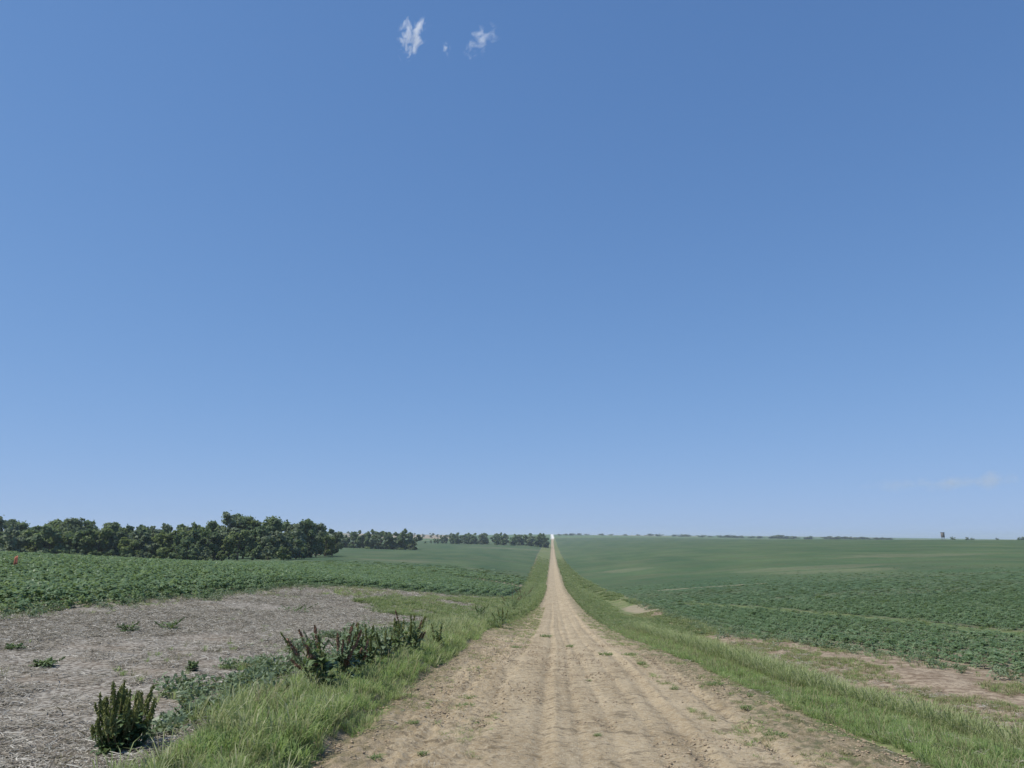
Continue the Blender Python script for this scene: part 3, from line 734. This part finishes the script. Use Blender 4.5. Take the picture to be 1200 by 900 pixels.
# orange marker flag standing in the crop
M['flag'] = plain_mat('faded_orange_cloth', (.36, .12, .08), (.42, .17, .11), 6)
g = gp(19, 672)
root = empty('marker_flag', (g[0], g[1], g[2])); tag(root, 'orange marker flag on a thin stake in the green crop', 'flag')
q = Q(); q.tube([[0, 0, -.1], [0, 0, .5], [.01, 0, 1.02]], [.012, .011, .010], 6); ob('stake', q.mesh('stake', M['wood'], True), root)
q = Q(); n = 7; xs = np.linspace(0, .36, n)
V = []
for i, x in enumerate(xs):
    for z in np.linspace(.52, 1.0, 5): V.append((x, .03*sin(i*1.2+z*4)*x/.2, z-x*.25*(1+(z-.5))))
q.add(V, grid_faces(n, 5)); me = q.mesh('cloth', M['flag'], True)
o = ob('cloth', me, root); sd = o.modifiers.new('thick', 'SOLIDIFY'); sd.thickness = .004
root.rotation_euler = (0, 0, pi*.92); root.scale = (.75, .75, .9)

# ------------------------------------------------------------------ trees
def tree_meshes(seed, H, Wd, n_leaf, card, mat, low=.12, lobes=16):
    r = np.random.default_rng(seed)
    t = Q(); tr = max(.10, H*.018)
    t.tube([[0, 0, -.4], [.05*H*.1, 0, H*.2], [0, .02*H, H*.45], [.02*H, .02*H, H*.75]], [tr*1.25, tr, tr*.7, tr*.2], 7)
    C = []; LR = []
    for k in range(lobes):
        a = r.random()*6.28; zz = H*(low+(.86-low)*(k+.5)/lobes+r.normal()*.03); env = Wd*.5*math.sin(pi*min(.97, max(.08, (zz/H-low*.3)/(1.05-low*.3))))**.6
        rr = env*(.25+.75*r.random()); c = np.array([cos(a)*rr*.75, sin(a)*rr*.75, zz]); R = H*(.075+.085*r.random())*(1-.3*zz/H)
        C.append(c); LR.append(R)
        if k % 2 == 0:
            st = np.array([0, .01*H, max(H*.12, zz*.55)]); t.tube([st, (st+c)/2+[0, 0, .04*H], c], [tr*.45, tr*.3, tr*.08], 5)
    for k in range(lobes):                               # ragged sprays growing out of the upper lobes
        b0 = int(lobes*(.35+.65*r.random())); d = unit(r.normal(size=3)*[1, 1, .5]+[0, 0, 1.1]); R1 = H*(.03+.035*r.random())
        C.append(C[b0]+d*(LR[b0]*.95+R1*.25)); LR.append(R1)
    C = np.array(C); LR = np.array(LR); lobes = len(C)
    pk = r.choice(lobes, n_leaf, p=LR**2/np.sum(LR**2))
    d = unit(r.normal(size=(n_leaf, 3))); d[:, 2] = np.abs(d[:, 2])*r.choice([1, 1, -1], n_leaf)
    rad = LR[pk]*(.40+.72*r.random(n_leaf)**.8)*(1+.35*(N1.fbm(d[:, 0]*2+pk*3.1, d[:, 1]*2+d[:, 2]*2, 3)-.5)*2)
    P = C[pk]+d*rad[:, None]*[1.15, 1.15, .85]
    stray = r.random(n_leaf) < .12; P[stray] += r.normal(size=(stray.sum(), 3))*H*.03
    P[:, 2] = np.maximum(P[:, 2], .1+.4*r.random(n_leaf))
    nrm = unit(d+r.normal(size=(n_leaf, 3))*.55+[0, 0, .25])
    U = unit(np.cross(nrm, r.normal(size=(n_leaf, 3)))); Vv = np.cross(nrm, U)
    sz = card*(.55+.8*r.random(n_leaf))[:, None]
    c = Q(); c.cards(P, U*sz, Vv*sz*.8)
    return t.mesh('trunk', M['bark'], True), c.mesh('crown', CR[mat])
TR = {}
def protos():
    for m in range(3):
        TR['tall', m] = [tree_meshes(10*m+s, 12, 7.0, 3600, .26, m, 0.16, 20) for s in range(3)]
        TR['round', m] = [tree_meshes(40+10*m+s, 8, 7.6, 3000, .25, m, 0.10, 16) for s in range(3)]
        TR['shrub', m] = [tree_meshes(80+10*m+s, 4, 5.4, 1700, .20, m, 0.12, 11) for s in range(2)]
        TR['far', m] = [tree_meshes(120+10*m+s, 10, 12.5, 1000, .60, m, -.04, 13) for s in range(2)]
protos()
PH = dict(tall=12, round=8, shrub=4, far=10)
def tree(kind, m, v, px, Y, h, label, group, sink=0., wid=1.0, name='tree'):
    x, y, z = at_dist(px, Y)
    s = h/PH[kind]
    root = empty(name, (x, y, z-sink), rng.random()*6.28, (s*wid, s*wid, s))
    tag(root, label, 'shrub' if kind == 'shrub' else 'tree', group)
    vs = TR[kind, m]; t, c = vs[v % len(vs)]
    ob('trunk', t, root); ob('crown', c, root)
def top_h(px, ytop, Y):                                  # height of a tree at Y whose top shows at ytop
    x, y, z = at_dist(px, Y); return (630-ytop)/920*Y+2-z
ORD = 'first second third fourth fifth sixth seventh eighth ninth tenth eleventh twelfth thirteenth fourteenth fifteenth sixteenth seventeenth eighteenth nineteenth twentieth'.split()
MN = ['dark green', 'olive green', 'grey-green']
back = [(-14, 609, 290, 'tall', 0), (5, 607, 280, 'tall', 2), (22, 608, 290, 'tall', 0), (52, 608, 300, 'tall', 2), (66, 607, 285, 'tall', 0), (84, 605, 280, 'tall', 2), (94, 608, 290, 'tall', 0),
        (112, 614, 300, 'round', 0), (128, 611, 290, 'tall', 2), (141, 613, 285, 'round', 0), (164, 614, 310, 'round', 0), (184, 614, 315, 'round', 2), (202, 615, 320, 'round', 0), (222, 615, 300, 'round', 1),
        (238, 613, 300, 'round', 0), (254, 609, 290, 'tall', 0), (270, 602, 285, 'tall', 2), (286, 601, 290, 'tall', 0), (303, 606, 290, 'tall', 1), (317, 604, 280, 'tall', 0), (332, 611, 290, 'round', 0),
        (346, 611, 285, 'round', 2), (359, 607, 300, 'tall', 0), (371, 612, 315, 'tall', 2), (381, 618, 330, 'round', 0), (390, 623, 340, 'round', 2)]
nm = len(back)
for k, (px, yt, Y, kind, m) in enumerate(back):
    place = 'at the field end of the grove' if k == nm-1 else ('very last from the road end of the grove skyline' if k == 0 else '%s tree from the road end of the grove skyline' % (ORD[nm-1-k] if nm-1-k < 20 else '%s-last' % ORD[k]))
    tree(kind, m, k, px, Y, top_h(px, yt, Y)*1.03, ('tall %s tree, ' if kind == 'tall' else 'rounded %s tree, ') % MN[m]+place, 'trees of the grove skyline', 0, 1.0+.12*rng.random())
front = [(-4, 616, 240, 'round', 0), (14, 619, 235, 'round', 2), (32, 617, 250, 'round', 0), (44, 619, 245, 'round', 1), (60, 616, 240, 'round', 0), (78, 617, 245, 'round', 1), (96, 619, 240, 'round', 0), (116, 619, 240, 'round', 1),
         (132, 620, 245, 'round', 2), (150, 629, 240, 'shrub', 1), (166, 622, 245, 'round', 2), (184, 622, 250, 'round', 1), (204, 619, 245, 'round', 1), (222, 621, 240, 'round', 0), (243, 619, 245, 'round', 0),
         (262, 618, 250, 'round', 2), (280, 621, 245, 'round', 1), (298, 617, 250, 'round', 0), (316, 622, 250, 'round', 2), (334, 623, 255, 'round', 2), (348, 630, 262, 'shrub', 0), (366, 622, 300, 'round', 2), (382, 627, 325, 'round', 1)]
nf = len(front)
for k, (px, yt, Y, kind, m) in enumerate(front):
    i = nf-1-k
    o = ORD[i] if i < 20 else ('third-last', 'second-last', 'very last')[i-20]
    tree(kind, m, k+1, px, Y, top_h(px, yt, Y)*1.03, ('low %s shrub, ' if kind == 'shrub' else 'bushy %s tree, ') % MN[m]+'%s from the road end along the grove front' % o, 'trees along the front of the grove', 0, 1.05+.2*rng.random(), 'shrub' if kind == 'shrub' else 'tree')
# shaded hem of bushes under the grove
for k in range(20):
    px = 6+k*18.2; Y = 228+8*rng.random()+(30 if px > 345 else 0); m = (0, 2, 1, 0)[k % 4]
    tree('shrub', m, k, px, Y, 3.0+2.0*rng.random(), 'low %s bush at the field edge under the grove, %s from the outer end' % (MN[m], ORD[k]), 'bushes along the hem of the grove', 0, 1.1, 'shrub')
for k in range(15):
    px = 396+k*6.3; Y = 620+40*rng.random()
    tree('far', (0, 0, 2)[k % 3], k, px, Y, top_h(px, lerp([396, 410, 425, 455, 470, 487], [628, 625, 622, 622, 621, 626], px)+1.2*rng.normal(), Y), 'dark tree in the short row past the grove, %s from the grove' % ORD[k], 'trees of the short row past the grove', 0, 1.0)
for k in range(29):
    px = 499+k*5.0+2.2*rng.normal()*(k < 27); Y = 1040+90*rng.random()
    yt = lerp([499, 512, 525, 560, 600, 640], [631, 629, 624.5, 624, 624.5, 625], px)+1.5*abs(rng.normal())
    tree('far', (0, 2, 0, 2)[k % 4], k, px, Y, max(3, top_h(px, yt, Y)), 'dark tree of the long far row that runs up to the road', 'trees of the long far row', 0, .8+.7*rng.random())
for k in range(13):
    px = 408+k*9.5+4*rng.random(); Y = 2050+300*rng.random()
    tree('far', 2, k, px, Y, 8+6*rng.random(), 'tiny tree on the tan hill above the short tree row', 'trees on the tan hill', 0, 1.3)
for px, hm in ((156, 14), (163, 18), (183, 12), (398, 15), (438, 16)):
    tree('far', 0, 1, px, 1500, hm, 'tiny tree on the far slope behind the grove', 'trees on the far slope', 0, 1.3)
far_right = [(656, 2900, 8), (663, 3000, 9), (670, 3000, 12), (679, 3100, 12), (688, 3200, 9), (705, 3300, 12), (716, 3400, 9), (733, 3300, 10), (748, 3400, 9), (762, 3200, 14), (772, 3100, 14), (790, 3000, 11), (799, 3000, 14), (806, 3000, 12),
             (822, 2800, 12), (832, 2800, 9), (846, 2700, 12), (853, 2700, 14), (860, 2700, 13), (868, 2700, 12), (880, 2700, 11), (890, 2600, 12), (905, 2600, 14), (913, 2500, 18), (920, 2500, 16), (930, 2500, 13), (947, 2400, 14), (971, 2400, 15), (980, 2400, 14), (990, 2400, 14), (998, 2400, 13), (1008, 2400, 14),
             (1015, 2400, 13), (1027, 2400, 12), (1036, 2400, 12), (1043, 2400, 11), (1117, 1300, 10), (1133, 1500, 12), (1140, 1500, 10), (1168, 1500, 11), (1194, 1400, 11), (1199, 1400, 13)]
for k, (px, Y, hm) in enumerate(far_right):
    tree('far', (0, 2)[k % 2], k, px, Y, hm*(.66 if px < 1100 else .58), 'small hazy tree on the skyline beyond the right-hand field' if px < 1100 else 'small dark tree peeping over the crest near the wooden tower', 'trees on the skyline' if px < 1100 else 'trees behind the crest by the tower', 0, 5.0 if px < 1100 else 1.7)

# weathered wooden tower on the crest
x, y, z = at_dist(1105, 690)
root = empty('wooden_tower', (x, y, z+.2), .5, (.62, .62, 1.2)); tag(root, 'dark weathered wooden tower alone on the field crest', 'tower')
for sx in (-1, 1):
    for sy in (-1, 1):
        q = Q(); q.tube([[sx*1.5, sy*1.5, -.3], [sx*1.25, sy*1.25, 2.3]], [.13, .12], 6); ob('leg', q.mesh('leg', M['wood']), root)
q = Q(); q.box((0, 0, 3.9), (3.3, 3.3, 3.4)); ob('cabin', q.mesh('cabin', M['wood']), root)
q = Q(); q.box((0, 0, 5.72), (3.9, 3.9, .22)); ob('roof', q.mesh('roof', M['wood']), root)
q = Q()
for a in (-1, 1): q.tube([[-1.5*a, 1.55, .1], [1.35*a, 1.4, 2.2]], [.07, .07], 5)
ob('brace', q.mesh('brace', M['wood']), root)
q = Q()
for a in (-.22, .22): q.tube([[a, -2.6, -.2], [a, -1.72, 2.4]], [.05, .05], 5)
for i in range(6): q.tube([[-.22, -2.55+.15*i, .1+.4*i], [.22, -2.55+.15*i, .1+.4*i]], [.03, .03], 5)
ob('ladder', q.mesh('ladder', M['wood']), root)

# ------------------------------------------------------------------ clouds
def cloud_mat(name, dens, scale, seed, ax):
    m, nt, out = newmat(name); b = NB(nt)
    co = b.n('ShaderNodeTexCoord').outputs['Object']
    d = b.n('ShaderNodeVectorMath', {0: b.vscale(co, 1/ax[0], 1/ax[1], 1/ax[2])}, operation='LENGTH').outputs['Value']
    nz = b.noise(b.n('ShaderNodeVectorMath', {0: b.vscale(co, 1.1, 1, .85), 1: (seed*91., seed*37., 0)}, operation='ADD').outputs[0], scale, 5, .56, .45)
    v = b.math('SUBTRACT', b.math('MULTIPLY', nz, 2.7), b.math('ADD', 1.08, b.math('MULTIPLY', d, .85)))
    v = b.math('MULTIPLY', b.math('MAXIMUM', v, 0.), dens)
    pv = b.n('ShaderNodeVolumePrincipled', {'Color': (.98, .98, 1, 1), 'Density': v, 'Anisotropy': .3})
    nt.links.new(pv.outputs[0], out.inputs['Volume']); return m
def cloud(label, px, py, wpx, hpx, tilt, dens, seed, S=2700., el=34):
    d = ray(px, py); c = EYE+d*S
    dep = S*abs((d@_R)[2]); mp = dep/FPX
    ax = (wpx*mp/2, wpx*mp*.5, hpx*mp/2)
    th = np.linspace(0, pi, 15); ph = np.linspace(0, 2*pi, 25)
    T, Ph = np.meshgrid(th, ph, indexing='ij')
    rr = 1+.12*np.sin(3*T+seed)*np.cos(2*Ph)
    V = np.stack([rr*np.sin(T)*np.cos(Ph)*ax[0], rr*np.sin(T)*np.sin(Ph)*ax[1], rr*np.cos(T)*ax[2]], -1).reshape(-1, 3)
    me = np_mesh('cloud', V, grid_faces(15, 25), cloud_mat('cloud_%d' % seed, dens, 1/(.30*max(ax)), seed, ax))
    import bmesh
    bm = bmesh.new(); bm.from_mesh(me); bmesh.ops.remove_doubles(bm, verts=bm.verts, dist=.01); bmesh.ops.recalc_face_normals(bm, faces=bm.faces); bm.to_mesh(me); bm.free()
    o = ob('cloud', me); o.location = c; o.rotation_mode = 'YXZ'; o.rotation_euler = (radians(el), tilt, YAW)
    tag(o, label, 'cloud', 'wisps of cloud')
cloud('brightest torn wisp of white cloud in the blue sky', 484, 41, 50, 78, .35, .15, 1)
cloud('tiny faint puff of cloud between the two larger wisps', 523, 57, 20, 38, 0, .08, 2)
cloud('flat faint wisp of cloud beyond the tiny puff', 563, 48, 40, 72, 1.05, .065, 3)
cloud('thin pale streak of cloud low over the crest by the wooden tower', 1110, 566, 330, 30, -.05, .003, 4, 12000., 4)

# ------------------------------------------------------------------ haze
import bmesh
q = Q(); q.box((0, 6500, -8), (30000, 18500, 106)); me = q.mesh('haze', None)
m, nt, out = newmat('haze'); b = NB(nt)
pv = b.n('ShaderNodeVolumePrincipled', {'Color': (.80, .88, 1, 1), 'Density': 1.1e-4, 'Anisotropy': .2}); nt.links.new(pv.outputs[0], out.inputs['Volume'])
me.materials.append(m)
bm = bmesh.new(); bm.from_mesh(me); bmesh.ops.recalc_face_normals(bm, faces=bm.faces); bm.to_mesh(me); bm.free()
tag(ob('haze', me), kind='stuff')

# ------------------------------------------------------------------ light
SUN_EL, SUN_AZ = radians(57), radians(-104)               # azimuth from +Y towards +X
sd = np.array([sin(SUN_AZ)*cos(SUN_EL), cos(SUN_AZ)*cos(SUN_EL), sin(SUN_EL)])
w = bpy.data.worlds.new('World'); sc.world = w; w.use_nodes = True
nt = w.node_tree; nt.nodes.clear(); b = NB(nt)
sky = b.n('ShaderNodeTexSky', sky_type='NISHITA', sun_disc=False, sun_elevation=SUN_EL, sun_rotation=SUN_AZ, altitude=3000, air_density=1.0, dust_density=0, ozone_density=6)
# the camera's soft shoulder: each channel eases off as it gets bright
sep = b.n('ShaderNodeSeparateColor', {0: sky.outputs[0]}); ch = []
for k, (A, C) in enumerate(((.70, 1.94), (.525, 1.50), (.418, .965))):
    ch.append(b.math('DIVIDE', 1/.15, b.math('ADD', b.math('DIVIDE', A/.15, sep.outputs[k]), C)))
skyc = b.n('ShaderNodeCombineColor', {0: ch[0], 1: ch[1], 2: ch[2]})
bg = b.n('ShaderNodeBackground', {'Color': skyc.outputs[0], 'Strength': .15})
wo = b.n('ShaderNodeOutputWorld', {'Surface': bg.outputs[0]})
L = bpy.data.lights.new('sun', 'SUN'); L.energy = 5.0; L.angle = radians(.5); L.color = (1, .955, .88)
lo = bpy.data.objects.new('sun', L); COL.objects.link(lo)
from mathutils import Vector
lo.rotation_euler = Vector(sd).to_track_quat('Z', 'Y').to_euler()
sc.view_settings.view_transform = 'Standard'; sc.view_settings.look = 'None'; sc.view_settings.gamma = 1; sc.view_settings.use_curve_mapping = False
sc.view_settings.exposure = 0
sc.render.engine = 'CYCLES'
sc.cycles.volume_bounces = 1; sc.cycles.transparent_max_bounces = 8; sc.cycles.max_bounces = 6
sc.cycles.volume_step_rate = 1.0
